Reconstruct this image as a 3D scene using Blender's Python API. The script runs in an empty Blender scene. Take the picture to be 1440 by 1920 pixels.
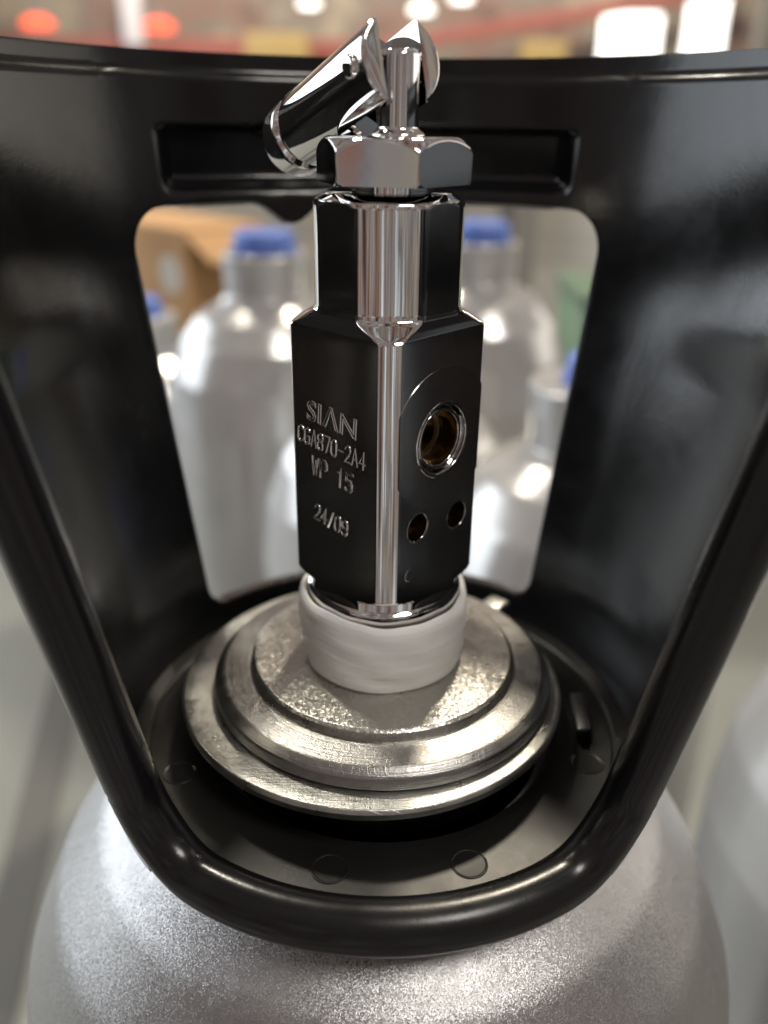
import bpy, bmesh, math, random
import numpy as np
from mathutils import Vector, Matrix

random.seed(7)
R = math.radians
H = 620.0                     # mm: height of the retaining ring's top face above the floor
sc = bpy.context.scene
COL = sc.collection

# ------------------------------------------------------------------ camera
cd = bpy.data.cameras.new("camera")
cam = bpy.data.objects.new("camera", cd)
COL.objects.link(cam)
sc.camera = cam
PITCH, ROLL = R(24.77), R(0.775)
fwd = Vector((0, math.cos(PITCH), -math.sin(PITCH)))
rgt0 = Vector((1, 0, 0))
up0 = rgt0.cross(fwd)
rgt = rgt0 * math.cos(ROLL) + up0 * math.sin(ROLL)
upv = up0 * math.cos(ROLL) - rgt0 * math.sin(ROLL)
m = Matrix((rgt, upv, -fwd)).transposed().to_4x4()
m.translation = Vector((-0.13, -138.4, 98.96 + H)) * 0.001
cam.matrix_world = m
cd.sensor_fit = 'HORIZONTAL'
cd.sensor_width = 36.0
cd.lens = 40.0
cd.clip_start = 0.005
cd.clip_end = 200.0
cd.dof.use_dof = True
cd.dof.focus_distance = 0.134
cd.dof.aperture_fstop = 12.0
cd.dof.aperture_blades = 0

# ------------------------------------------------------------------ world: dim factory hall ambient
w = bpy.data.worlds.new("World")
sc.world = w
w.use_nodes = True
nt = w.node_tree
nt.nodes.clear()
wo = nt.nodes.new('ShaderNodeOutputWorld')
bg = nt.nodes.new('ShaderNodeBackground')
tc = nt.nodes.new('ShaderNodeTexCoord')
mp = nt.nodes.new('ShaderNodeMapping')
mp.inputs['Scale'].default_value = (1.0, 1.0, 0.16)
nz = nt.nodes.new('ShaderNodeTexNoise')
nz.inputs['Scale'].default_value = 9.0
nz.inputs['Detail'].default_value = 2.0
nz.inputs['Roughness'].default_value = 0.5
cr = nt.nodes.new('ShaderNodeValToRGB')
e = cr.color_ramp.elements
e[0].position = 0.30; e[0].color = (0.03, 0.03, 0.032, 1)
e[1].position = 0.74; e[1].color = (0.85, 0.86, 0.88, 1)
for p, c in ((0.38, (0.12, 0.085, 0.07)), (0.43, (0.27, 0.14, 0.10)), (0.48, (0.20, 0.21, 0.24)), (0.53, (0.36, 0.30, 0.23)), (0.58, (0.16, 0.14, 0.13)), (0.64, (0.42, 0.43, 0.45))):
    q = e.new(p); q.color = (*c, 1)
nt.links.new(tc.outputs['Generated'], mp.inputs['Vector'])
nt.links.new(mp.outputs['Vector'], nz.inputs['Vector'])
nt.links.new(nz.outputs['Fac'], cr.inputs['Fac'])
nt.links.new(cr.outputs['Color'], bg.inputs['Color'])
bg.inputs['Strength'].default_value = 0.7
nt.links.new(bg.outputs['Background'], wo.inputs['Surface'])

# ------------------------------------------------------------------ lamps of the hall and added light panels
def area_lamp(name, loc, target, size, energy, color, shape='DISK', size_y=None):
    ld = bpy.data.lights.new(name, 'AREA')
    ld.shape = shape
    ld.size = size
    if size_y:
        ld.size_y = size_y
    ld.energy = energy
    ld.color = color
    o = bpy.data.objects.new(name, ld)
    COL.objects.link(o)
    o.location = loc
    d = Vector(target) - Vector(loc)
    o.rotation_euler = d.to_track_quat('-Z', 'Y').to_euler()
    return o
T0 = (0, 0, H * .001)
WARM = (1.0, 0.88, 0.70)
COOL = (0.86, 0.93, 1.0)
area_lamp('high_bay_lamp_warm_rear', (0.9, 2.6, 4.6), T0, 0.45, 110, WARM)
area_lamp('high_bay_lamp_rear', (-1.5, 2.4, 4.6), T0, 0.45, 85, (1, .92, .78))
area_lamp('high_bay_lamp_front', (1.6, -1.9, 4.8), T0, 1.5, 80, (1, .95, .88))
area_lamp('fill_panel_right', (7.0, 4.5, 2.7), (0, 4.5, 1.6), 9.0, 110, (1, .93, .82), 'RECTANGLE', 3.2)  # unseen warm panel, added for a sheen on the guard's upper left
area_lamp('fill_panel_left', (-6.0, 4.5, 2.5), (0, 4.5, 1.6), 10.0, 340, COOL, 'RECTANGLE', 4.0)  # unseen cool panel, added and sized to highlight the guard's right pillar

area_lamp('high_bay_lamp_far', (-2.5, 10.0, 5.5), (-1.5, 14, 1.5), 0.8, 210, WARM)
area_lamp('high_bay_lamp_far_right', (3.0, 10.0, 5.5), (2.5, 14, 1.5), 0.8, 190, WARM)

sc.view_settings.view_transform = 'Standard'
sc.view_settings.look = 'None'
sc.view_settings.exposure = 0.5
sc.view_settings.gamma = 1.0
sc.view_settings.use_curve_mapping = False

# ------------------------------------------------------------------ helpers
def V(x, y, z):
    return (x * .001, y * .001, z * .001)

def tag(o, label=None, cat=None, group=None, kind=None):
    if label: o['label'] = label
    if cat: o['category'] = cat
    if group: o['group'] = group
    if kind: o['kind'] = kind
    return o

def empty(name, x, y, z, label, cat, group=None, rz=0.0):
    o = bpy.data.objects.new(name, None)
    o.empty_display_size = 0.01
    COL.objects.link(o)
    o.location = V(x, y, z + H)
    o.rotation_euler = (0, 0, rz)
    return tag(o, label, cat, group)

def mesh_obj(name, verts, faces, mat, parent=None, smooth=True, sharp=35, loc=None):
    """verts in mm, local to the parent (or to loc)."""
    me = bpy.data.meshes.new(name)
    v = np.asarray(verts, dtype=float) * .001
    me.from_pydata(v.tolist(), [], [list(f) for f in faces])
    bm = bmesh.new(); bm.from_mesh(me)
    bmesh.ops.recalc_face_normals(bm, faces=bm.faces)
    bm.to_mesh(me); bm.free()
    if smooth:
        me.shade_smooth()
        me.set_sharp_from_angle(angle=R(sharp))
    me.materials.append(mat)
    o = bpy.data.objects.new(name, me)
    COL.objects.link(o)
    if parent is not None:
        o.parent = parent
    if loc is not None:
        o.location = V(loc[0], loc[1], loc[2] + (0 if parent is not None else H))
    return o

def fillet(pts, segs=5):
    """pts: (r, z, radius) polyline -> rounded list of (r, z)."""
    out = []
    n = len(pts)
    for i, (x, z, rad) in enumerate(pts):
        if rad <= 0 or i in (0, n - 1):
            out.append((x, z)); continue
        p = Vector((x, z)); a = Vector(pts[i - 1][:2]) - p; b = Vector(pts[i + 1][:2]) - p
        la, lb = a.length, b.length
        a.normalize(); b.normalize()
        ang = a.angle(b)
        d = min(rad / math.tan(ang / 2), la * .48, lb * .48)
        p0, p1 = p + a * d, p + b * d
        for k in range(segs + 1):
            t = k / segs
            q = p0.lerp(p, t).lerp(p.lerp(p1, t), t)
            out.append((q.x, q.y))
    return out

def lathe(name, prof, mat, parent=None, seg=160, loc=None, sharp=35, closed=False, wob=None):
    """revolve (r,z) profile in mm about z."""
    verts, faces = [], []
    n = len(prof)
    for i in range(seg):
        t = 2 * math.pi * i / seg
        c, s = math.cos(t), math.sin(t)
        for j, (r, z) in enumerate(prof):
            if wob: r, z = wob(t, r, z, j)
            verts.append((r * c, r * s, z))
    for i in range(seg):
        k = (i + 1) % seg
        for j in range(n - 1 if not closed else n):
            jj = (j + 1) % n
            faces.append((i * n + j, k * n + j, k * n + jj, i * n + jj))
    me_v = verts
    o = mesh_obj(name, me_v, faces, mat, parent, True, sharp, loc)
    bm = bmesh.new(); bm.from_mesh(o.data)
    bmesh.ops.remove_doubles(bm, verts=bm.verts, dist=1e-7)
    bmesh.ops.recalc_face_normals(bm, faces=bm.faces)
    bm.to_mesh(o.data); bm.free()
    return o

def turned(name, zs, lat, apo, sides, mat, parent=None, rot=0.0, nth=720, k=0.18, loc=None, sharp=40, crown=0.0):
    """bar stock with `sides` flats (apothem apo(z)) turned on a lathe to radius lat(z); softened edges."""
    th = np.arange(nth) / nth * 2 * math.pi
    seg = 2 * math.pi / sides
    loc_t = ((th - rot + seg / 2) % seg) - seg / 2
    rings = []
    for z in zs:
        a = apo(z) / np.cos(loc_t)
        phi = seg / 2 - np.abs(loc_t)
        b = lat(z) - crown * min(max((lat(z) - 14.6) / .9, 0), 1) * np.minimum(phi, .2) ** 2 + np.zeros(nth)
        h = np.clip(0.5 + 0.5 * (b - a) / k, 0, 1)
        r = b * (1 - h) + a * h - k * h * (1 - h)
        rings.append(np.stack([r * np.cos(th), r * np.sin(th), np.full(nth, z)], 1))
    verts = np.concatenate(rings)
    faces = []
    for j in range(len(zs) - 1):
        for i in range(nth):
            q = (i + 1) % nth
            faces.append((j * nth + i, j * nth + q, (j + 1) * nth + q, (j + 1) * nth + i))
    faces.append(tuple(range(nth)))
    faces.append(tuple(range((len(zs) - 1) * nth, len(zs) * nth)))
    return mesh_obj(name, verts, faces, mat, parent, True, sharp, loc)

def interp(pts):
    xs = [p[0] for p in pts]; ys = [p[1] for p in pts]
    return lambda z: float(np.interp(z, xs, ys))

def tube(name, path, rad, mat, parent=None, seg=20, loc=None, radf=None):
    """sweep a circle along path (mm)."""
    P = [Vector(p) for p in path]
    n = len(P)
    verts, faces = [], []
    up = Vector((0.03, 0.02, 1)).normalized()
    for i in range(n):
        t = (P[min(i + 1, n - 1)] - P[max(i - 1, 0)]).normalized()
        a = t.cross(up)
        if a.length < 0.05: a = t.cross(Vector((1, 0, 0)))
        a.normalize(); b = t.cross(a).normalized()
        rr = rad if radf is None else radf(i / (n - 1))
        for k in range(seg):
            u = 2 * math.pi * k / seg
            verts.append(P[i] + a * (rr * math.cos(u)) + b * (rr * math.sin(u)))
    for i in range(n - 1):
        for k in range(seg):
            q = (k + 1) % seg
            faces.append((i * seg + k, i * seg + q, (i + 1) * seg + q, (i + 1) * seg + k))
    faces.append(tuple(range(seg))); faces.append(tuple(range((n - 1) * seg, n * seg)))
    return mesh_obj(name, [tuple(v) for v in verts], faces, mat, parent, True, 50, loc)

def boxm(name, x0, x1, y0, y1, z0, z1, mat, parent=None, bev=0.0, loc=None):
    bm = bmesh.new()
    bmesh.ops.create_cube(bm, size=1)
    for v in bm.verts:
        v.co = Vector((x0 + (v.co.x + .5) * (x1 - x0), y0 + (v.co.y + .5) * (y1 - y0), z0 + (v.co.z + .5) * (z1 - z0))) * .001
    if bev:
        bmesh.ops.bevel(bm, geom=bm.edges[:], offset=bev * .001, segments=3, profile=.5, affect='EDGES')
    me = bpy.data.meshes.new(name); bm.to_mesh(me); bm.free()
    if bev:
        me.shade_smooth(); me.set_sharp_from_angle(angle=R(40))
    me.materials.append(mat)
    o = bpy.data.objects.new(name, me); COL.objects.link(o)
    if parent is not None: o.parent = parent
    if loc is not None: o.location = V(loc[0], loc[1], loc[2] + (0 if parent is not None else H))
    return o

def apply_mods(o):
    dg = bpy.context.evaluated_depsgraph_get()
    dg.update()
    ev = o.evaluated_get(dg)
    me = bpy.data.meshes.new_from_object(ev)
    o.modifiers.clear()
    o.data = me
    return o

# ------------------------------------------------------------------ materials
class Mat:
    def __init__(s, name):
        s.m = bpy.data.materials.new(name); s.m.use_nodes = True
        s.nt = s.m.node_tree; s.b = s.nt.nodes['Principled BSDF']
        s.tc = s.nt.nodes.new('ShaderNodeTexCoord')
    def n(s, t, **kw):
        x = s.nt.nodes.new(t)
        for k, v in kw.items():
            if k in x.inputs: x.inputs[k].default_value = v
            else: setattr(x, k, v)
        return x
    def l(s, a, b): s.nt.links.new(a, b)
    def set(s, **kw):
        for k, v in kw.items():
            s.b.inputs[k.replace('_', ' ')].default_value = v
        return s
    def noise(s, scale, detail=4, rough=.55, stretch=None, dist=0.0):
        nz = s.n('ShaderNodeTexNoise', Scale=scale, Detail=detail, Roughness=rough, Distortion=dist)
        if stretch:
            mpn = s.n('ShaderNodeMapping'); mpn.inputs['Scale'].default_value = stretch
            s.l(s.tc.outputs['Object'], mpn.inputs['Vector']); s.l(mpn.outputs['Vector'], nz.inputs['Vector'])
        else:
            s.l(s.tc.outputs['Object'], nz.inputs['Vector'])
        return nz.outputs['Fac']
    def ramp(s, fac, stops):
        r = s.n('ShaderNodeValToRGB')
        el = r.color_ramp.elements
        while len(el) < len(stops): el.new(.5)
        for q, (p, c) in zip(el, stops):
            q.position = p
            q.color = (*c, 1) if isinstance(c, tuple) else (c, c, c, 1)
        s.l(fac, r.inputs['Fac'])
        return r.outputs['Color']
    def bump(s, fac, dist, strength=1.0, prev=None):
        b = s.n('ShaderNodeBump', Strength=strength, Distance=dist)
        s.l(fac, b.inputs['Height'])
        if prev is not None: s.l(prev, b.inputs['Normal'])
        return b.outputs['Normal']
    def color(s, c): s.l(c, s.b.inputs['Base Color']); return s
    def rough(s, c): s.l(c, s.b.inputs['Roughness']); return s
    def normal(s, c): s.l(c, s.b.inputs['Normal']); return s
    def radial(s):
        """(angle*R, r, z)-like coordinate for turned parts"""
        sx = s.n('ShaderNodeSeparateXYZ'); s.l(s.tc.outputs['Object'], sx.inputs[0])
        l = s.n('ShaderNodeVectorMath', operation='LENGTH')
        cx = s.n('ShaderNodeCombineXYZ'); s.l(sx.outputs['X'], cx.inputs['X']); s.l(sx.outputs['Y'], cx.inputs['Y'])
        s.l(cx.outputs[0], l.inputs[0])
        at = s.n('ShaderNodeMath', operation='ARCTAN2'); s.l(sx.outputs['Y'], at.inputs[0]); s.l(sx.outputs['X'], at.inputs[1])
        c2 = s.n('ShaderNodeCombineXYZ'); s.l(at.outputs[0], c2.inputs['X']); s.l(l.outputs['Value'], c2.inputs['Y']); s.l(sx.outputs['Z'], c2.inputs['Z'])
        return c2.outputs[0]
    def noise_at(s, vec, scale, detail=3, stretch=(1, 1, 1)):
        mpn = s.n('ShaderNodeMapping'); mpn.inputs['Scale'].default_value = stretch
        s.l(vec, mpn.inputs['Vector'])
        nz = s.n('ShaderNodeTexNoise', Scale=scale, Detail=detail); s.l(mpn.outputs['Vector'], nz.inputs['Vector'])
        return nz.outputs['Fac']

def simple(name, col, rough=.5, metal=0.0, emit=None, strength=0.0):
    M = Mat(name)
    M.set(Base_Color=(*col, 1), Roughness=rough, Metallic=metal)
    if emit:
        M.b.inputs['Emission Color'].default_value = (*emit, 1)
        M.b.inputs['Emission Strength'].default_value = strength
    return M

# polished chrome
M = Mat('chrome'); M.set(Metallic=1.0)
M.color(M.ramp(M.noise(90, 4), [(.3, (.70, .69, .68)), (.7, (.78, .77, .75))]))
M.rough(M.ramp(M.noise(700, 5, .7), [(.35, .02), (.7, .035), (.9, .09)]))
M.normal(M.bump(M.noise(240, 2), .00003, .35))
chrome = M.m
# satin chrome for the seal seat
M = Mat('satin_chrome'); M.set(Metallic=1.0, Base_Color=(.66, .65, .64, 1))
M.rough(M.ramp(M.noise(900, 5, .7), [(.3, .13), (.7, .2)]))
M.normal(M.bump(M.noise(300, 2), .00005, .4))
satin = M.m
# brass inside the port
M = Mat('brass'); M.set(Metallic=1.0, Roughness=.2)
M.color(M.ramp(M.noise(500, 3), [(.3, (.26, .19, .10)), (.7, (.46, .36, .21))]))
brass = M.m
# blasted aluminium cylinder
def alu(name, c0, c1, grain=1500, bs=.00022, r0=.30, r1=.45, metal=1.0, glit=0.0):
    M = Mat(name); M.set(Metallic=metal)
    M.color(M.ramp(M.noise(28, 5), [(.25, c0), (.75, c1)]))
    M.rough(M.ramp(M.noise(400, 4), [(.3, r0), (.7, r1)]))
    b = M.bump(M.noise(grain * .4, 3), bs * (.5 if glit else 1.2), .3)
    nb = M.bump(M.noise(grain, 3, .65), bs, .9, b)
    if glit:
        vo = M.n('ShaderNodeTexVoronoi', Scale=grain * 1.1); M.l(M.tc.outputs['Object'], vo.inputs['Vector'])
        sb = M.n('ShaderNodeVectorMath', operation='SUBTRACT'); sb.inputs[1].default_value = (.5, .5, .5); M.l(vo.outputs['Color'], sb.inputs[0])
        sl = M.n('ShaderNodeVectorMath', operation='SCALE'); sl.inputs['Scale'].default_value = glit; M.l(sb.outputs[0], sl.inputs[0])
        ad = M.n('ShaderNodeVectorMath', operation='ADD'); M.l(nb, ad.inputs[0]); M.l(sl.outputs[0], ad.inputs[1])
        no = M.n('ShaderNodeVectorMath', operation='NORMALIZE'); M.l(ad.outputs[0], no.inputs[0])
        nb = no.outputs[0]
    M.normal(nb)
    return M.m
blasted = alu('blasted_aluminium', (.38, .38, .38), (.45, .448, .445), 5200, .00004, .34, .44, 1.0, .27)
grained = alu('grained_aluminium', (.44, .432, .40), (.52, .512, .475), 2600, .00005, .25, .35, 1.0, .2)
# turned aluminium
M = Mat('turned_aluminium'); M.set(Metallic=1.0)
M.color(M.ramp(M.noise(60, 5), [(.3, (.27, .265, .255)), (.7, (.39, .385, .37))]))
rv = M.radial()
M.rough(M.ramp(M.noise(350, 5, .7), [(.3, .26), (.7, .42)]))
b = M.bump(M.noise_at(rv, 1.0, 4, (3, 4000, 4000)), .00009, .7)
b = M.bump(M.ramp(M.noise(60, 2, .5, (4, 1, 1), 2.0), [(.49, 0.0), (.5, 1.0), (.51, 0.0)]), .00004, .3, b)
M.normal(M.bump(M.noise(1300, 4, .65), .00009, .7, b))
turned_alu = M.m
# zinc plated ring
M = Mat('zinc_plate'); M.set(Metallic=1.0)
M.color(M.ramp(M.noise(120, 6, .6), [(.28, (.31, .315, .295)), (.5, (.43, .435, .41)), (.75, (.52, .525, .51))]))
M.rough(M.ramp(M.noise(260, 5, .7), [(.3, .24), (.7, .46)]))
b = M.bump(M.noise(70, 4), .00025, .35)
b = M.bump(M.noise(1.0, 3, .6, (160, 2600, 400)), .0001, .55, b)
b = M.bump(M.ramp(M.noise(45, 2, .5, (1, 5, 1), 2.5), [(.49, 0.0), (.5, 1.0), (.51, 0.0)]), .00005, .35, b)
M.normal(M.bump(M.noise(1100, 4, .7), .00011, .7, b))
zinc = M.m
# white sealing sleeve
M = Mat('sealing_tape'); M.set(Roughness=.42)
rv = M.radial()
lay = M.noise_at(rv, 1.0, 4, (1.3, 40, 520))
M.color(M.ramp(lay, [(.3, (.82, .80, .76)), (.5, (.87, .86, .83)), (.75, (.90, .89, .87))]))
M.b.inputs['Subsurface Weight'].default_value = .5
M.b.inputs['Subsurface Radius'].default_value = (1, .8, .6)
M.b.inputs['Subsurface Scale'].default_value = .0025
b = M.bump(lay, .0003, .4)
M.normal(M.bump(M.noise(700, 3), .00004, .4, b))
tape_m = M.m
# black moulded plastic
def black_plastic(name, base, r0, r1, bumpk=1.0):
    M = Mat(name)
    M.color(M.ramp(M.noise(40, 5), [(.3, base), (.75, tuple(c * 1.5 for c in base))]))
    M.rough(M.ramp(M.noise(55, 6, .65), [(.4, r0), (.62, (r0 + r1) / 2), (.75, r1)]))
    b = M.bump(M.noise(14, 2), .0012, .35 * bumpk)
    b = M.bump(M.noise(160, 3, .5), .00005, .4 * bumpk, b)
    b = M.bump(M.noise(650, 2, .5), .00002, .5 * bumpk, b)
    M.normal(M.bump(M.noise(1800, 2), .000014, .8, b))
    M.b.inputs['Specular IOR Level'].default_value = .42
    return M.m
plastic = black_plastic('black_plastic', (.004, .0041, .0045), .17, .32)
plastic_bead = black_plastic('black_plastic_edge', (.004, .004, .0045), .2, .36, .9)
plastic_base = black_plastic('black_plastic_base', (.007, .0068, .006), .34, .5)

# ------------------------------------------------------------------ setting
def sheet(name, x0, x1, y0, y1, z, mat):
    o = mesh_obj(name, [(x0, y0, 0), (x1, y0, 0), (x1, y1, 0), (x0, y1, 0)], [(0, 1, 2, 3)], mat, None, False)
    o.location = V(0, 0, z + H)
    return tag(o, kind='structure')
M = Mat('floor_paint'); M.set(Roughness=.38)
M.color(M.ramp(M.noise(1.3, 5), [(.3, (.13, .14, .13)), (.55, (.19, .20, .185)), (.75, (.24, .225, .20))]))
M.normal(M.bump(M.noise(30, 4), .002, .2))
sheet('floor', -14000, 14000, -300, 16000, -H, M.m)

streak = mesh_obj('floor_streak', [(-520, 1120, 0), (-478, 1125, 0), (-190, -250, 0), (-235, -250, 0)], [(0, 1, 2, 3)], simple('streak_dark', (.085, .085, .08), .7).m, None, False)  # thin dark strip laid just above the floor
streak.location = V(0, 0, -H + H + 4 - 620 + 0) if False else (0, 0, .004)
tag(streak, kind='structure')
# back wall of the hall
M = Mat('hall_wall'); M.set(Roughness=.8)
M.color(M.ramp(M.noise(1.1, 4), [(.3, (.13, .10, .09)), (.42, (.30, .20, .17)), (.5, (.24, .215, .19)), (.6, (.42, .36, .28)), (.75, (.30, .29, .28))]))
wall = boxm('wall', -14000, 14000, 0, 200, -H, 3600, M.m, None, 0, (0, 14000, 0))
tag(wall, kind='structure')

# ------------------------------------------------------------------ main gas cylinder
cyl = empty('gas_cylinder', 0, 0, -H, 'silver blasted aluminium gas cylinder wearing the black guard, nearest the camera', 'gas cylinder')
def shoulder(base):
    return fillet([(0, base, 0), (72, base, 6), (77, base + 14, 10), (77, -94, 30), (74, -58, 22), (65.6, -38, 20), (55.5, -25, 14), (44, -17.5, 10), (31.2, -13, 0)], 6)
def lz(p): return [(r, z + H) for r, z in p]
lathe('shell', lz(shoulder(-H)), blasted, cyl, 220)
lathe('neck_collar', lz(fillet([(27.2, -14, 0), (27.2, .06, .1), (31.7, .06, .2), (32.3, .5, .3), (32.1, 2.6, 1.2), (30.6, 4.0, 1.8), (25.8, 4.45, .4), (24, 4.4, 0)], 5)), turned_alu, cyl, 220)
lathe('neck_face', lz(fillet([(24.6, 3.6, 0), (25.3, 4.3, .3), (25.0, 6.0, .5), (24.3, 6.4, .4), (12, 6.4, 0)], 5)), grained, cyl, 220)

# zinc retaining ring, a little off centre, with its lug
ring = empty('retaining_ring', -2.0, 0, -2.5, 'zinc-plated steel retaining ring lying around the cylinder neck', 'ring')
lathe('ring_plate', fillet([(29.5, 0.0, 0), (35.8, 0.0, .3), (36.4, .6, .5), (36.45, 1.7, .5), (36.0, 2.42, .5), (34.5, 2.5, .2), (29.5, 2.5, .2), (29.5, 0.0, 0)], 4), zinc, ring, 220)
lug = []
boxm('lug', -2.6, 2.6, -2.4, 3.2, -.4, 3.4, zinc, ring, .9).rotation_euler = (0, 0, R(-40))
bpy.data.objects['lug'].location = V(26.6, 26.2, 0.2)

# white sealing sleeve
def wobt(t, r, z, j):
    if 6.8 < z < 19.4 and j > 8:
        ph = (z * .26 + t / (2 * math.pi) + .06 * math.sin(3 * t)) % 1.0
        r += .05 * (ph if ph < .88 else (1 - ph) / .12 * .88) - .03
    r += .14 * math.sin(3 * t + z * .25) + .05 * math.sin(7 * t + 1.3 + z * .9)
    return r, z + (.35 * math.sin(2 * t + .7) + .2 * math.sin(5 * t) + .08 * math.sin(13 * t)) * (1 if z > 10 else .25)
tp = fillet([(14.05, 15, 0), (14.25, 20.2, .2), (14.75, 20.5, .3), (15.35, 19.6, .6)], 4)
tp += [(float(np.interp(z, [6.7, 10, 15, 18.5, 19.4], [14.85, 15.3, 15.75, 15.6, 15.4])), float(z)) for z in np.arange(19.3, 6.6, -.18)] + [(13.5, 6.3)]
tape = lathe('sealing_sleeve', tp, tape_m, None, 240, wob=wobt)
tape.location = V(0, 0, H)
tag(tape, 'milky white sealing tape wrapped in a sleeve round the base of the chrome valve', 'sealing tape')

# ------------------------------------------------------------------ post valve
valve = empty('post_valve', 0, 0, 0, 'chrome square post valve with stamped lettering and toggle lever on the cylinder neck', 'valve')
ROT = R(1.65)
zs = [14.0, 19.5]
def span(a, b, n): return list(np.linspace(a, b, n))
zs = [21.6, 22.0, 22.6, 23.2] + span(23.5, 25.6, 22) + [26, 28, 30, 35, 40, 45, 50, 55, 60, 64, 66] + span(67, 72.4, 44) + [74, 77, 80, 83, 85, 86] + span(87.0, 88.9, 16)
lat = interp([(21.6, 13.3), (23.8, 13.3), (24.1, 13.5), (24.5, 14.6), (24.9, 15.4), (25.4, 15.7), (68.9, 15.7), (69.3, 15.4), (71.0, 12.5), (71.5, 11.9), (72.2, 11.66), (87.3, 11.65), (87.9, 11.35), (88.9, 9.6)])
apo = interp([(21.6, 12.2), (69.2, 12.2), (70.2, 11.85), (71.3, 11.25), (72.2, 11.12), (88.3, 11.12)])
lathe('valve_base_ring', fillet([(0, 14, 0), (12.6, 14, 0), (12.8, 19.4, .2), (13.9, 19.8, .4), (14.0, 21.7, .4), (13.3, 22.3, .5), (0, 22.35, 0)], 5), chrome, valve, 160)
body = turned('valve_body', zs, lat, apo, 4, chrome, valve, rot=R(45) + ROT, k=.12, crown=11.0)

def face_frame(ang):
    """matrix (mm->m) for a body flat: local x along the flat, y up, z outward"""
    n = Vector((math.cos(ang), math.sin(ang), 0)); u = Vector((-n.y, n.x, 0))
    return Matrix((u, Vector((0, 0, 1)), n)).transposed().to_4x4()
FR = face_frame(R(-45) + ROT)
FL = face_frame(R(-135) + ROT)
AP = 12.2

def cyl_cut(F, u, z, rad, d0, d1, name='cut', seg=64):
    bm = bmesh.new()
    bmesh.ops.create_cone(bm, cap_ends=True, segments=seg, radius1=rad * .001, radius2=rad * .001, depth=(d1 - d0) * .001)
    bmesh.ops.transform(bm, matrix=F @ Matrix.Translation(V(u, z, (d0 + d1) / 2)), verts=bm.verts)
    me = bpy.data.meshes.new(name); bm.to_mesh(me); bm.free()
    o = bpy.data.objects.new(name, me); COL.objects.link(o)
    o.location = V(0, 0, H)
    return o
PU, PZ = 0.45, 51.9
cuts = [cyl_cut(FR, PU, PZ, 5.9, AP - .9, AP + 3), cyl_cut(FR, PU, PZ, 4.5, 1.0, AP + 3), cyl_cut(FR, -4.9, 37.8, 2.45, 4.0, AP + 3), cyl_cut(FR, 5.2, 36.9, 2.45, 4.0, AP + 3)]
for c in cuts:
    md = body.modifiers.new('cut', 'BOOLEAN'); md.operation = 'DIFFERENCE'; md.solver = 'EXACT'; md.object = c
apply_mods(body)
body.data.set_sharp_from_angle(angle=R(40))

# seal seat: shallow spot-faced disc round the port, clipped by the flat's edges
def clipped_disc(name, F, u0, z0, rad, hole, umin, umax, h0, h1, mat, parent):
    outer, inner = [], []
    N = 160
    for i in range(N):
        t = 2 * math.pi * i / N
        x, y = rad * math.cos(t), rad * math.sin(t)
        if u0 + x > umax: s = (umax - u0) / x; x *= s; y = math.copysign(math.sqrt(max(rad**2 - x**2, 0)), y) if False else y * s
        if u0 + x < umin: s = (umin - u0) / x; x *= s; y *= s
        outer.append((u0 + x, z0 + y)); inner.append((u0 + hole * math.cos(t), z0 + hole * math.sin(t)))
    verts = []
    for (x, y) in outer: verts.append((x, y, h0))
    for (x, y) in outer: verts.append((x, y, h1))
    for (x, y) in inner: verts.append((x, y, h1))
    for (x, y) in inner: verts.append((x, y, h0))
    faces = []
    for i in range(N):
        q = (i + 1) % N
        for a in range(3):
            faces.append((a * N + i, a * N + q, (a + 1) * N + q, (a + 1) * N + i))
    P = [tuple(F @ Vector(v)) for v in verts]
    return mesh_obj(name, P, faces, mat, parent, True, 30)
clipped_disc('seal_seat', FR, PU, PZ, 12.0, 6.1, -9.9, 9.9, AP - .5, AP + .1, satin, valve)

def ring_on(F, name, u, z, prof, mat, parent, seg=72):
    o = lathe(name, prof, mat, parent, seg)
    o.data.transform(F @ Matrix.Translation(V(u, z, 0)))
    return o
ring_on(FR, 'port_rim', PU, PZ, fillet([(4.55, AP - 1.4, 0), (4.55, AP - .45, .2), (5.05, AP - .35, .2), (5.3, AP - .75, 0)], 3), chrome, valve)
ring_on(FR, 'port_lip', PU, PZ, fillet([(5.75, AP - .6, 0), (5.8, AP + .1, .2), (6.3, AP + .28, .2), (6.55, AP + .05, 0)], 3), chrome, valve)
ring_on(FR, 'port_bore', PU, PZ, [(4.47, AP - .8), (4.4, AP - 1.2), (4.4, AP - 4.4), (3.5, AP - 4.8), (3.5, AP - 8), (1.6, AP - 8.2), (1.5, 1.2), (0, 1.2)], brass, valve)
for (u, z) in ((-4.9, 37.8), (5.2, 36.9)):
    ring_on(FR, 'pin_hole_rim', u, z, fillet([(2.36, AP - .5, 0), (2.4, AP - .12, .1), (2.62, AP + .06, .1), (2.78, AP - .05, 0)], 3), chrome, valve, 48)
    ring_on(FR, 'pin_hole_bore', u, z, [(2.43, AP - .25), (2.40, AP - .5), (2.40, AP - 5.5), (0, AP - 6.6)], brass, valve, 48)
ring_on(FR, 'punch_mark', -6.6, 29.6, fillet([(1.25, AP - .05, 0), (1.15, AP + .06, .05), (.9, AP + .06, .05), (0, AP + .03, 0)], 3), satin, valve, 40)

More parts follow.
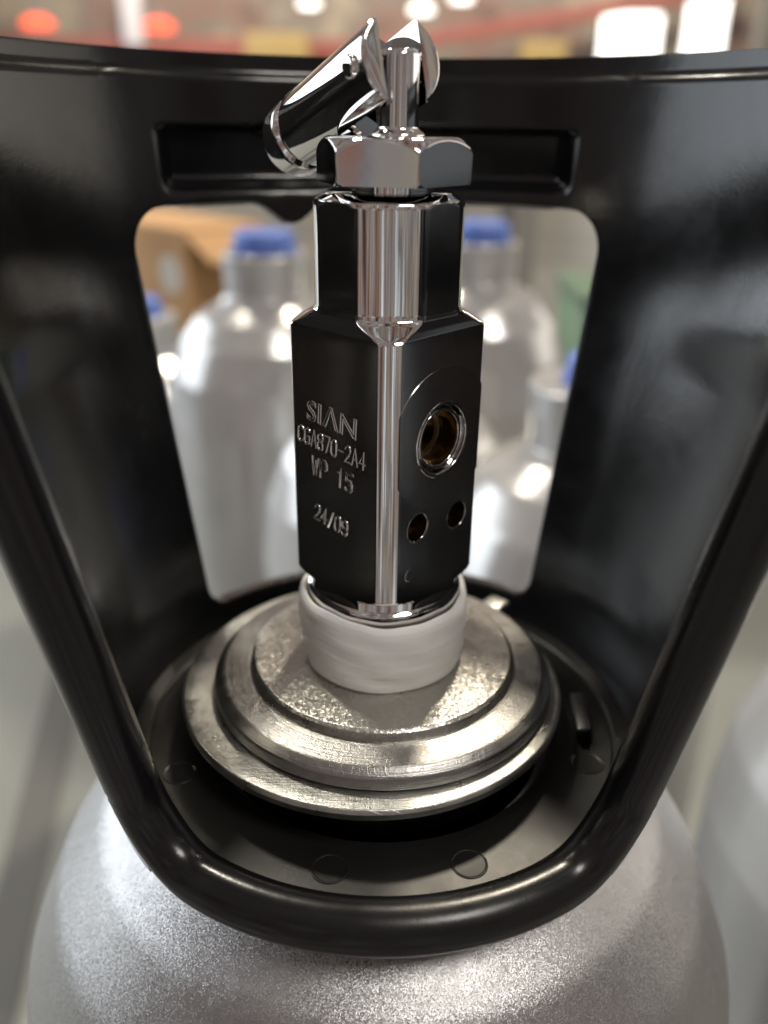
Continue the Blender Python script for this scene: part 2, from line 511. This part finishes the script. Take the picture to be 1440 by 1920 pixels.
# stamped lettering on the left flat
def stamp(txt, u0, u1, z0, z1, outline, tilt=-4.0, thin=.10):
    cu = bpy.data.curves.new('lettering', 'FONT')
    cu.body = txt
    cu.size = 1.0
    cu.resolution_u = 3
    o = bpy.data.objects.new('tmp', cu); COL.objects.link(o)
    dg = bpy.context.evaluated_depsgraph_get(); dg.update()
    me = bpy.data.meshes.new_from_object(o.evaluated_get(dg))
    xs = [v.co.x for v in me.vertices]; ys = [v.co.y for v in me.vertices]
    bx, by = (min(xs), max(xs)), (min(ys), max(ys))
    sx, sy = (u1 - u0) / (bx[1] - bx[0]), (z1 - z0) / (by[1] - by[0])
    # boundary outlines -> little rounded ridges
    bm = bmesh.new(); bm.from_mesh(me)
    bmesh.ops.remove_doubles(bm, verts=bm.verts, dist=1e-5)
    A = Matrix.Translation(((u0 + u1) / 2, (z0 + z1) / 2, 0)) @ Matrix.Rotation(R(tilt), 4, 'Z') @ Matrix.Diagonal((sx, sy, 1, 1)) @ Matrix.Translation((-(bx[0] + bx[1]) / 2, -(by[0] + by[1]) / 2, 0))
    bmesh.ops.transform(bm, matrix=A, verts=bm.verts)
    bed = [e_ for e_ in bm.edges if len(e_.link_faces) == 1]
    verts, faces = [], []
    def ridge(p, q, w, h):
        d = (q - p); L = d.length
        if L < 1e-6: return
        d.normalize(); s = Vector((-d.y, d.x, 0)) * w
        p = p - d * w * .5; q = q + d * w * .5
        b0 = len(verts)
        for base in (p, q):
            for off, hh in ((-1, -.05), (-.55, h * .75), (0, h), (.55, h * .75), (1, -.05)):
                verts.append(tuple(base + s * off + Vector((0, 0, AP + hh))))
        for a in range(4): faces.append((b0 + a, b0 + a + 1, b0 + 5 + a + 1, b0 + 5 + a))
        faces.append((b0, b0 + 1, b0 + 2, b0 + 3, b0 + 4)); faces.append((b0 + 5, b0 + 6, b0 + 7, b0 + 8, b0 + 9))
    for e_ in bed:
        ridge(e_.verts[0].co.copy(), e_.verts[1].co.copy(), thin, .17)
    bm.free()
    bpy.data.objects.remove(o)
    P = [tuple(FL @ Vector(v)) for v in verts]
    return mesh_obj('lettering', P, faces, chrome, valve, True, 60)
GLYPH = {
 'C': [[(4,5),(3,6),(1,6),(0,5),(0,1),(1,0),(3,0),(4,1)]],
 'G': [[(4,5),(3,6),(1,6),(0,5),(0,1),(1,0),(3,0),(4,1),(4,3),(2.4,3)]],
 'A': [[(0,0),(2,6),(4,0)],[(.8,2.2),(3.2,2.2)]],
 '8': [[(1,3.2),(0,4.2),(0,5.2),(1,6),(3,6),(4,5.2),(4,4.2),(3,3.2),(1,3.2),(0,2.2),(0,.8),(1,0),(3,0),(4,.8),(4,2.2),(3,3.2)]],
 '7': [[(0,6),(4,6),(1.4,0)]],
 '0': [[(1,0),(0,1.2),(0,4.8),(1,6),(3,6),(4,4.8),(4,1.2),(3,0),(1,0)]],
 '-': [[(.4,3),(3.6,3)]],
 '2': [[(0,4.8),(1,6),(3,6),(4,5),(4,3.8),(0,0),(4,0)]],
 '4': [[(3,0),(3,6),(0,1.8),(4.2,1.8)]],
 'W': [[(0,6),(1,0),(2,4.4),(3,0),(4,6)]],
 'P': [[(0,0),(0,6),(3,6),(4,5.2),(4,3.8),(3,3),(0,3)]],
 '1': [[(.6,4.8),(2,6),(2,0)]],
 '5': [[(4,6),(.4,6),(.2,3.4),(3,3.6),(4,2.6),(4,1),(3,0),(.8,0),(0,.8)]],
 '/': [[(.4,-.4),(3.6,6.4)]],
 '9': [[(.4,.4),(1.2,0),(3,0),(4,1.4),(4,4.8),(3,6),(1,6),(0,5),(0,3.8),(1,2.9),(3,2.9),(4,3.8)]],
 ' ': []}
def engrave(txt, u0, u1, z0, z1, tilt, wd=.17, h=.15):
    """rounded stroke lettering, one mesh per line"""
    n = len(txt); adv = (u1 - u0) / (n - .22); gw = adv * .74
    verts, faces = [], []
    A = Matrix.Translation(((u0 + u1) / 2, (z0 + z1) / 2, 0)) @ Matrix.Rotation(R(tilt), 4, 'Z') @ Matrix.Translation((-(u0 + u1) / 2, -(z0 + z1) / 2, 0))
    for i, ch in enumerate(txt):
        for line in GLYPH[ch]:
            pts = [A @ Vector((u0 + i * adv + x / 4 * gw, z0 + y / 6 * (z1 - z0), 0)) for x, y in line]
            m_ = len(pts)
            b0 = len(verts)
            for k, p in enumerate(pts):
                d0 = (pts[k] - pts[k - 1]).normalized() if k else (pts[1] - pts[0]).normalized()
                d1 = (pts[k + 1] - pts[k]).normalized() if k < m_ - 1 else d0
                t = (d0 + d1)
                t = t.normalized() if t.length > .2 else d1
                q = p.copy()
                if k == 0: q -= t * wd * .6
                if k == m_ - 1: q += t * wd * .6
                sdv = Vector((-t.y, t.x, 0)) * wd / max(.6, abs(t.dot(d1)))
                for off, hh in ((-1, -.04), (-.8, h * .7), (-.45, h), (-.15, h * .35), (.15, h * .35), (.45, h), (.8, h * .7), (1, -.04)):
                    verts.append(tuple(q + sdv * off + Vector((0, 0, AP + hh))))
            for k in range(m_ - 1):
                for a in range(7): faces.append((b0 + k * 8 + a, b0 + k * 8 + a + 1, b0 + (k + 1) * 8 + a + 1, b0 + (k + 1) * 8 + a))
            faces.append(tuple(b0 + a for a in range(8))); faces.append(tuple(b0 + (m_ - 1) * 8 + a for a in range(8)))
    P = [tuple(FL @ Vector(v)) for v in verts]
    return mesh_obj('lettering', P, faces, chrome, valve, True, 70)
stamp('SI\u039bN', -6.3, 5.1, 53.5, 57.0, True, -4.0, .17)
engrave('CGA870-2A4', -8.6, 7.1, 49.1, 51.9, -4.0, .16)
engrave('WP 15', -5.3, 4.3, 44.2, 47.3, -5.0, .24)
engrave('24/09', -5.0, 3.1, 35.9, 38.6, -7.0, .2)

# stem under the nut, packing nut, spindle
lathe('stem_collar', fillet([(0, 87, 0), (6.6, 87, .2), (6.6, 91, .2), (0, 91, 0)], 3), chrome, valve, 96, (0.3, 0, 0))
nz_ = span(90.1, 90.7, 8) + [91, 92, 93, 94] + span(94.3, 96.6, 26)
turned('packing_nut', nz_, interp([(90.1, 11.6), (90.5, 12.05), (94.4, 12.15), (95.2, 11.6), (96.1, 10.6), (96.45, 10.1), (96.6, 9.7)]), interp([(90.1, 10.4), (96.6, 10.4)]), 6, chrome, valve, rot=R(-102.5), k=.18, loc=(0.5, 0, 0))
SX, SY = 1.15, -3.0
lathe('spindle', fillet([(0, 95.5, 0), (4.2, 95.5, .2), (4.0, 96.9, .5), (2.95, 97.6, .6), (2.9, 107.2, .5), (2.4, 107.7, .3), (0, 107.7, 0)], 4), chrome, valve, 96, (SX, SY, 0))

# toggle lever: slotted barrel with a rounded tip
LV_PIV = Vector((SX, SY, 106.2))
az = R(32); dn = R(18.0)
ld_ = Vector((-math.sin(az) * math.cos(dn), math.cos(az) * math.cos(dn), -math.sin(dn)))   # along the barrel, away from the camera
side = Vector((math.cos(az), math.sin(az), 0))
upl = side.cross(ld_).normalized()
LM = Matrix((side, upl, ld_)).transposed().to_4x4()
LM.translation = LV_PIV * .001
lever = lathe('lever', fillet([(0, -.9, 0), (6.2, -.9, .35), (6.5, -.4, .2), (6.45, 28.0, .5), (5.6, 28.6, .2), (5.0, 29.4, .4), (5.2, 30.4, .4), (6.2, 31.2, 1.0), (6.2, 35.5, 2.0), (4.6, 38.0, 1.2), (0, 38.4, 0)], 5), chrome, valve, 120)
lever.data.transform(LM)
def lever_cut(x0, x1, y0, y1, z0, z1):
    o = boxm('cut', x0, x1, y0, y1, z0, z1, chrome)
    o.data.transform(LM); o.location = V(0, 0, H)
    return o
slot_side = Vector((1, 0, 0))
def axis_box(x0, x1, y0, y1, z0, z1, ang, org):
    o = boxm('cut', x0, x1, y0, y1, z0, z1, chrome)
    o.data.transform(Matrix.Translation(org * .001) @ Matrix.Rotation(ang, 4, 'Z')); o.location = V(0, 0, H)
    return o
lc = [axis_box(-3.3, 3.3, -12, 9, -12, 12, az, LV_PIV)]
for c in lc:
    md = lever.modifiers.new('slot', 'BOOLEAN'); md.operation = 'DIFFERENCE'; md.solver = 'EXACT'; md.object = c
apply_mods(lever)
lever.data.set_sharp_from_angle(angle=R(35))
pin = lathe('lever_pin', fillet([(0, -7.3, 0), (1.3, -7.3, .3), (1.6, -6.9, .2), (1.6, 6.9, .2), (1.3, 7.3, .3), (0, 7.3, 0)], 3), chrome, lever, 40)
PM = Matrix.Translation((LV_PIV + ld_ * 2.4) * .001) @ Matrix.Rotation(az, 4, 'Z') @ Matrix.Rotation(R(90), 4, 'Y')
pin.data.transform(PM)
for o in [o for o in bpy.data.objects if o.name.startswith('cut')]:
    bpy.data.objects.remove(o)

# ------------------------------------------------------------------ black guard
guard = empty('cylinder_guard', 0, 0, -13, 'black moulded plastic valve guard with an open front and a rear window', 'valve guard')
GZ = 13.0                                   # local z = z + GZ
TH0, TH1 = -43.0, 224.0                     # shell runs from right front edge round the rear to left front edge
W0, W1 = 47.2, 142.0                        # rear window
def rin(z): return 49.0 + .19 * (z + 8.5)
ZT, ZB, RC = 82.0, -4.0, 9.0
def ztop(t):
    x0 = (t - W0) * math.pi / 180 * 66; x1 = (W1 - t) * math.pi / 180 * 66
    z = ZT
    for x in (x0, x1):
        if x < RC: z = min(z, ZT - RC + math.sqrt(max(RC**2 - (RC - x)**2, 0)))
    # small moulded tongue left of the middle
    d = abs(t - 109.0)
    z -= 4.6 * (0.5 + 0.5 * math.cos(math.pi * min(d / 7.5, 1)))
    return z
def zbot(t):
    x0 = (t - W0) * math.pi / 180 * 50; x1 = (W1 - t) * math.pi / 180 * 50
    z = ZB; rc = 5.0
    for x in (x0, x1):
        if x < rc: z = max(z, ZB + rc - math.sqrt(max(rc**2 - (rc - x)**2, 0)))
    return z
ths = sorted(set(list(np.arange(TH0, W0 - .5, 1.2)) + list(W0 + (W1 - W0) * (0.5 - 0.5 * np.cos(np.linspace(0, math.pi, 110)))) + list(np.arange(W1 + 1.0, TH1, 1.2)) + [TH1]))
def sstep(a, b, x):
    t = min(max((x - a) / (b - a), 0), 1); return t * t * (3 - 2 * t)
def rdisp(t, z):
    d = 0.0
    # recessed pad in the rear band
    m_ = sstep(54.5, 59.5, t) * (1 - sstep(129.5, 134.0, t)) * sstep(83.6, 87.4, z) * (1 - sstep(95.8, 97.4, z))
    d += (4.2 - (z - 86) * .16) * m_
    # pillars: shallow flutes either side of a broad flat panel
    for c in (-1.5, 181.5):
        u = abs(t - c)
        panel = (1 - sstep(12, 36, u)) * (1 - sstep(54, 66, z)) * sstep(-6, 14, z)
        d += 1.5 * panel
    # rolled rim
    d += 1.2 * sstep(106.2, 107.6, z)
    return d
NB, NW, NS = 46, 40, 5
verts, rows = [], NB + NW + NS + 1
for t in ths:
    inw = W0 - 1e-6 <= t <= W1 + 1e-6
    zt = ztop(t) if inw else ZT - RC
    zb = zbot(t) if inw else ZB + 5
    col = [(-13.0 + (zb + 13.0) * j / NS) for j in range(NS)] + [zb + (zt - zb) * j / NW for j in range(NW)] + [zt + (111.0 - zt) * j / NB for j in range(NB + 1)]
    for z in col:
        r = rin(z) + rdisp(t, z)
        a = R(t)
        verts.append((r * math.cos(a), r * math.sin(a), z + GZ))
faces = []
for i in range(len(ths) - 1):
    inw = ths[i] >= W0 - 1e-6 and ths[i + 1] <= W1 + 1e-6
    for j in range(rows - 1):
        if inw and NS <= j < NS + NW: continue
        a, b = i * rows + j, (i + 1) * rows + j
        faces.append((a, b, b + 1, a + 1))
gs = mesh_obj('guard_shell', verts, faces, plastic, guard, True, 50)
# make sure normals face inward/outward consistently (outer = away from axis)
bm = bmesh.new(); bm.from_mesh(gs.data)
f0 = bm.faces[:][0]
if f0.normal.dot(f0.calc_center_median() * Vector((1, 1, 0)) if False else Vector((f0.calc_center_median().x, f0.calc_center_median().y, 0))) < 0:
    bmesh.ops.reverse_faces(bm, faces=bm.faces)
bm.to_mesh(gs.data); bm.free()
md = gs.modifiers.new('thick', 'SOLIDIFY'); md.thickness = .0042; md.offset = 1.0
md = gs.modifiers.new('soft', 'BEVEL'); md.width = .0011; md.segments = 3; md.limit_method = 'ANGLE'; md.angle_limit = R(50)
md.harden_normals = False

# rounded bead along the open front
def bead_pt(t, z): 
    r = 50.6 + .19 * (z + 8.5); a = R(t)
    return (r * math.cos(a), r * math.sin(a), z + GZ)
path = []
TL, TR, ZF = -135.8, -43.0, -8.2
for z in np.linspace(111, 7, 40): path.append(bead_pt(TL, z))
for k in range(1, 13):
    u = k / 12 * math.pi / 2
    path.append(bead_pt(TL + 14 * (1 - math.cos(u)), 7 + (ZF - 7) * math.sin(u)))
for t in np.linspace(TL + 16, TR - 16, 50): path.append(bead_pt(t, ZF))
for k in range(12, 0, -1):
    u = k / 12 * math.pi / 2
    path.append(bead_pt(TR - 14 * (1 - math.cos(u)), 7 + (ZF - 7) * math.sin(u)))
for z in np.linspace(7, 111, 40): path.append(bead_pt(TR, z))
tube('edge_bead', path, 4.1, plastic_bead, guard, 28)

# base plate under the ring
lathe('base_plate', [(r, z + GZ) for r, z in fillet([(33.2, -13.5, 0), (33.2, -9.6, .4), (35, -9.4, .4), (44.9, -9.6, .3), (45.2, -9.9, .2), (45.6, -9.6, .2), (51.5, -9.7, 1), (51.8, -13.6, 1), (33.2, -13.5, 0)], 4)], plastic_base, guard, 200)
for (x, y) in ((-8.0, -39.0), (14.3, -37.6), (38.2, -13.6), (-36.6, -17.6)):
    lathe('moulding_mark', fillet([(3.1, -9.62 + GZ, 0), (2.95, -9.36 + GZ, .1), (2.75, -9.40 + GZ, .1), (2.6, -9.47 + GZ, .05), (0, -9.47 + GZ, 0)], 3), plastic_base, guard, 48, (x, y, 0))

cl = boxm('clip', -1.5, 1.5, -6, 6, 0, 3.8, plastic_base, guard, .7)
cl.location = V(39.6, -2.5, 3.3); cl.rotation_euler = (0, R(-12), R(-5))

# ------------------------------------------------------------------ background cylinders
pale = alu('pale_aluminium', (.46, .46, .455), (.55, .55, .545), 900, .00004, .15, .22, .5)
M = Mat('blue_cap'); M.set(Roughness=.4); M.color(M.ramp(M.noise(60, 3), [(.3, (.08, .15, .48)), (.7, (.12, .21, .58))])); blue = M.m
def bgcyl(x, y, ztop_, label, caplabel, scale=1.0, cap_r=25.0, cap_h=15.0):
    c = empty('gas_cylinder', x, y, -H, label, 'gas cylinder', 'silver cylinders standing behind')
    off = ztop_
    sh = fillet([(0, -H, 0), (72, -H, 6), (80, -H + 14, 10), (80, off - 118, 40), (76, off - 84, 26), (66, off - 58, 22), (52, off - 41, 14), (36, off - 31, 8), (30.5, off - 26, 2), (30.5, off - 5, 0)], 6)
    pr = [(r, z + H) for r, z in sh]
    lathe('shell', pr, pale, c, 96)
    lathe('neck_collar', [(r, z + H + off) for r, z in fillet([(31.2, -14, 0), (31.6, 3.4, 1.2), (30.4, 4.4, .8), (12, 4.5, 0)], 4)], pale, c, 72)
    k = empty('protective_cap', x, y, off + 4.6, caplabel, 'cap', 'blue protective caps')
    lathe('cap_body', fillet([(0, 0, 0), (cap_r * .9, 0, 1), (cap_r * .92, cap_h * .7, 2), (cap_r * .86, cap_h, 3), (cap_r * .5, cap_h * 1.02, 1), (0, cap_h * 1.02, 0)], 4), blue, k, 64)
    lathe('cap_flange', fillet([(cap_r * .9, .2, 0), (cap_r, .2, .6), (cap_r, 4, .8), (cap_r * .9, 4.2, 0)], 3), blue, k, 64)
    return c
bgcyl(-92, 520, 3, 'pale silver cylinder with blue cap beside the cardboard box', 'blue cap on the silver cylinder beside the cardboard box')
bgcyl(74, 575, 6, 'pale silver cylinder with blue cap just right of the valve neck', 'blue cap just right of the valve neck')
bgcyl(101, 262, -20, 'nearest silver cylinder behind the right leg of the guard', 'blue cap peeking out beside the right leg of the guard', cap_r=16, cap_h=13)
bgcyl(6, 330, -20, 'lower silver cylinder straight behind the valve body', 'blue cap hidden straight behind the valve body', cap_r=12, cap_h=8)
bgcyl(-223, 640, -70, 'silver cylinder half hidden by the left leg of the guard', 'blue cap showing at the left edge of the rear window', cap_r=20)

bgcyl(207, 100, -28, 'silver cylinder standing at the lower right edge of the picture', 'blue cap on the cylinder at the right edge')

# cardboard box with a tape roll
M = Mat('cardboard'); M.set(Roughness=.8)
M.color(M.ramp(M.noise(9, 5), [(.3, (.36, .20, .085)), (.7, (.52, .31, .14))])); card = M.m
M = Mat('cardboard_shaded'); M.set(Roughness=.8)  # darker copy of the cardboard with shade put into its colour; unassigned
M.color(M.ramp(M.noise(9, 5), [(.3, (.22, .13, .06)), (.7, (.30, .18, .09))])); card2 = M.m
bx_ = empty('cardboard_box', -240, 915, -H, 'brown cardboard box blurred behind the left side of the rear window', 'box', None, R(45))
boxm('box_body', 0, 120, 0, 240, 0, 596, card, bx_, 3)
f = boxm('flap', 0, 120, -4, 0, 0, 60, card, bx_, 1); f.location = V(0, 0, 592); f.rotation_euler = (R(118), 0, 0)
f = boxm('flap', 0, 120, 0, 4, 0, 60, card, bx_, 1); f.location = V(0, 240, 592); f.rotation_euler = (R(-105), 0, 0)
st = lathe('round_sticker', [(0, 0), (24, 0), (24, .6), (0, .6)], simple('sticker_paper', (.52, .48, .42), .7).m, bx_, 40)
st.rotation_euler = (0, R(-90), 0); st.location = V(-.2, 40, 540)

# green machine base and grey steel posts on the right
M = Mat('green_paint'); M.set(Roughness=.45); M.color(M.ramp(M.noise(5, 4), [(.3, (.10, .18, .10)), (.7, (.18, .28, .17))])); green = M.m
gb = empty('green_bin', 352, 1150, -H, 'green painted bin blurred at the right edge of the rear window', 'bin')
boxm('bin_body', -75, 150, -80, 120, 0, 478, green, gb, 8)
boxm('bin_rim', -80, 155, -85, 125, 478, 498, simple('green_rim', (.10, .16, .10), .5).m, gb, 5)
steel = simple('grey_steel', (.33, .31, .29), .55)
dsteel = simple('dark_steel', (.16, .15, .13), .6)
for (x, y, wd, mt_, lab) in ((215, 1500, 26, dsteel.m, 'dark steel post blurred behind the right cap'), (270, 1650, 50, steel.m, 'pale steel post right of the dark one'), (120, 1700, 60, steel.m, 'pale steel post just behind the right-hand blue cap')):
    p = empty('steel_post', x, y, -H, lab, 'post', 'steel posts')
    boxm('post_shaft', -wd / 2, wd / 2, -wd / 2, wd / 2, 6, 700, mt_, p, 3)
    boxm('post_foot', -wd, wd, -wd, wd, 0, 6, mt_, p, 1)

# far end of the hall: lit windows, lamps, beams
glow = simple('window_glow', (.9, .9, .9), .5, 0, (1, .97, .9), 2.4).m
lampg = simple('lamp_glow', (.9, .9, .9), .5, 0, (1, .97, .88), 2.6).m
redg = simple('red_glow', (.8, .1, .05), .5, 0, (1.0, .085, .03), 1.5).m
frm = simple('window_frame', (.25, .23, .21), .6).m
def hall_window(x0, x1, z0, z1, lab):
    e_ = empty('hall_window', (x0 + x1) / 2, 13960, z0, lab, 'window', 'bright windows of the far wall')
    w_, h_ = x1 - x0, z1 - z0
    boxm('pane', -w_ / 2, w_ / 2, -10, 0, 0, h_, glow, e_)
    for a in ((-w_ / 2 - 60, -w_ / 2, -40, 20, -60, h_ + 60), (w_ / 2, w_ / 2 + 60, -40, 20, -60, h_ + 60)):
        boxm('frame_post', *a, frm, e_)
    boxm('frame_rail', -w_ / 2, w_ / 2, -40, 20, -60, 0, frm, e_); boxm('frame_rail', -w_ / 2, w_ / 2, -40, 20, h_, h_ + 60, frm, e_)
hall_window(3040, 3880, 860, 1500, 'left one of the two glaring white windows far off, top right')
hall_window(4240, 4800, 880, 1760, 'right one of the two glaring white windows far off, top right')
hall_window(-8600, -6250, -420, 1800, 'tall glowing pane added out of view on the left to light the guard')  # unseen glowing pane, added so the right pillar catches a highlight
def hall_lamp(x, y, z, r_, mat, lab, name='ceiling_lamp', grp='round lamps glowing at the top'):
    e_ = empty(name, x, y, z, lab, 'lamp', grp)
    lathe('lamp_disc', [(0, 0), (r_, 0), (r_ * .95, r_ * .35), (r_ * .5, r_ * .6), (0, r_ * .65)], mat, e_, 32)
    lathe('lamp_hood', [(r_ * .5, r_ * .6), (r_ * .45, r_ * 1.1), (0, r_ * 1.2)], frm, e_, 24)
for (x, z, r_, lab) in ((-1003, 1340, 120, 'round white lamp far off, left of the toggle lever tip'), (376, 1290, 135, 'round white lamp far off above the right fork of the lever'), (863, 1420, 125, 'round white lamp far off at the very top edge, right of the lever')):
    hall_lamp(x, 12000, z, r_, lampg, lab)
hall_lamp(-4385, 12000, 1075, 190, redg, 'glowing red-orange lamp far off at the top left corner', 'red_lamp', 'red lamps glowing at the top left')
hall_lamp(-2880, 12000, 1060, 190, redg, 'glowing red-orange lamp far off, second from the left', 'red_lamp', 'red lamps glowing at the top left')
red = simple('red_paint', (.36, .12, .10), .5).m
yel = simple('yellow_paint', (.42, .30, .12), .5).m
tag(boxm('red_beam', -3200, 3000, -60, 60, -90, 90, red, None, 5, (1900, 13500, 1330)), 'red painted steel beam across the far wall, above the windows', 'beam').rotation_euler = (0, R(-9), 0)
tag(boxm('red_rail', -3000, 2600, -40, 40, -120, 120, red, None, 5, (-2900, 13300, 960)), 'red rail low along the far wall behind the red lamps', 'rail')
tag(boxm('yellow_machine', -420, 420, -200, 200, -260, 200, yel, None, 20, (-1500, 12800, 900)), 'yellow machine far off, left of the toggle lever', 'machine')
tag(boxm('yellow_cabinet', -300, 300, -200, 200, -300, 130, yel, None, 20, (2050, 12900, 930)), 'yellow cabinet far off, left of the bright windows', 'cabinet')
tag(boxm('grey_column', -140, 140, -140, 140, -1700, 2400, dsteel.m, None, 10, (5150, 13200, 1100)), 'dark grey column far off at the top right corner', 'column')
tag(boxm('white_pipe', -130, 130, -130, 130, -300, 1400, simple('white_paint', (.8, .8, .85), .5).m, None, 60, (-3350, 12600, 1200)), 'white pipe far off between the two red lamps', 'pipe')
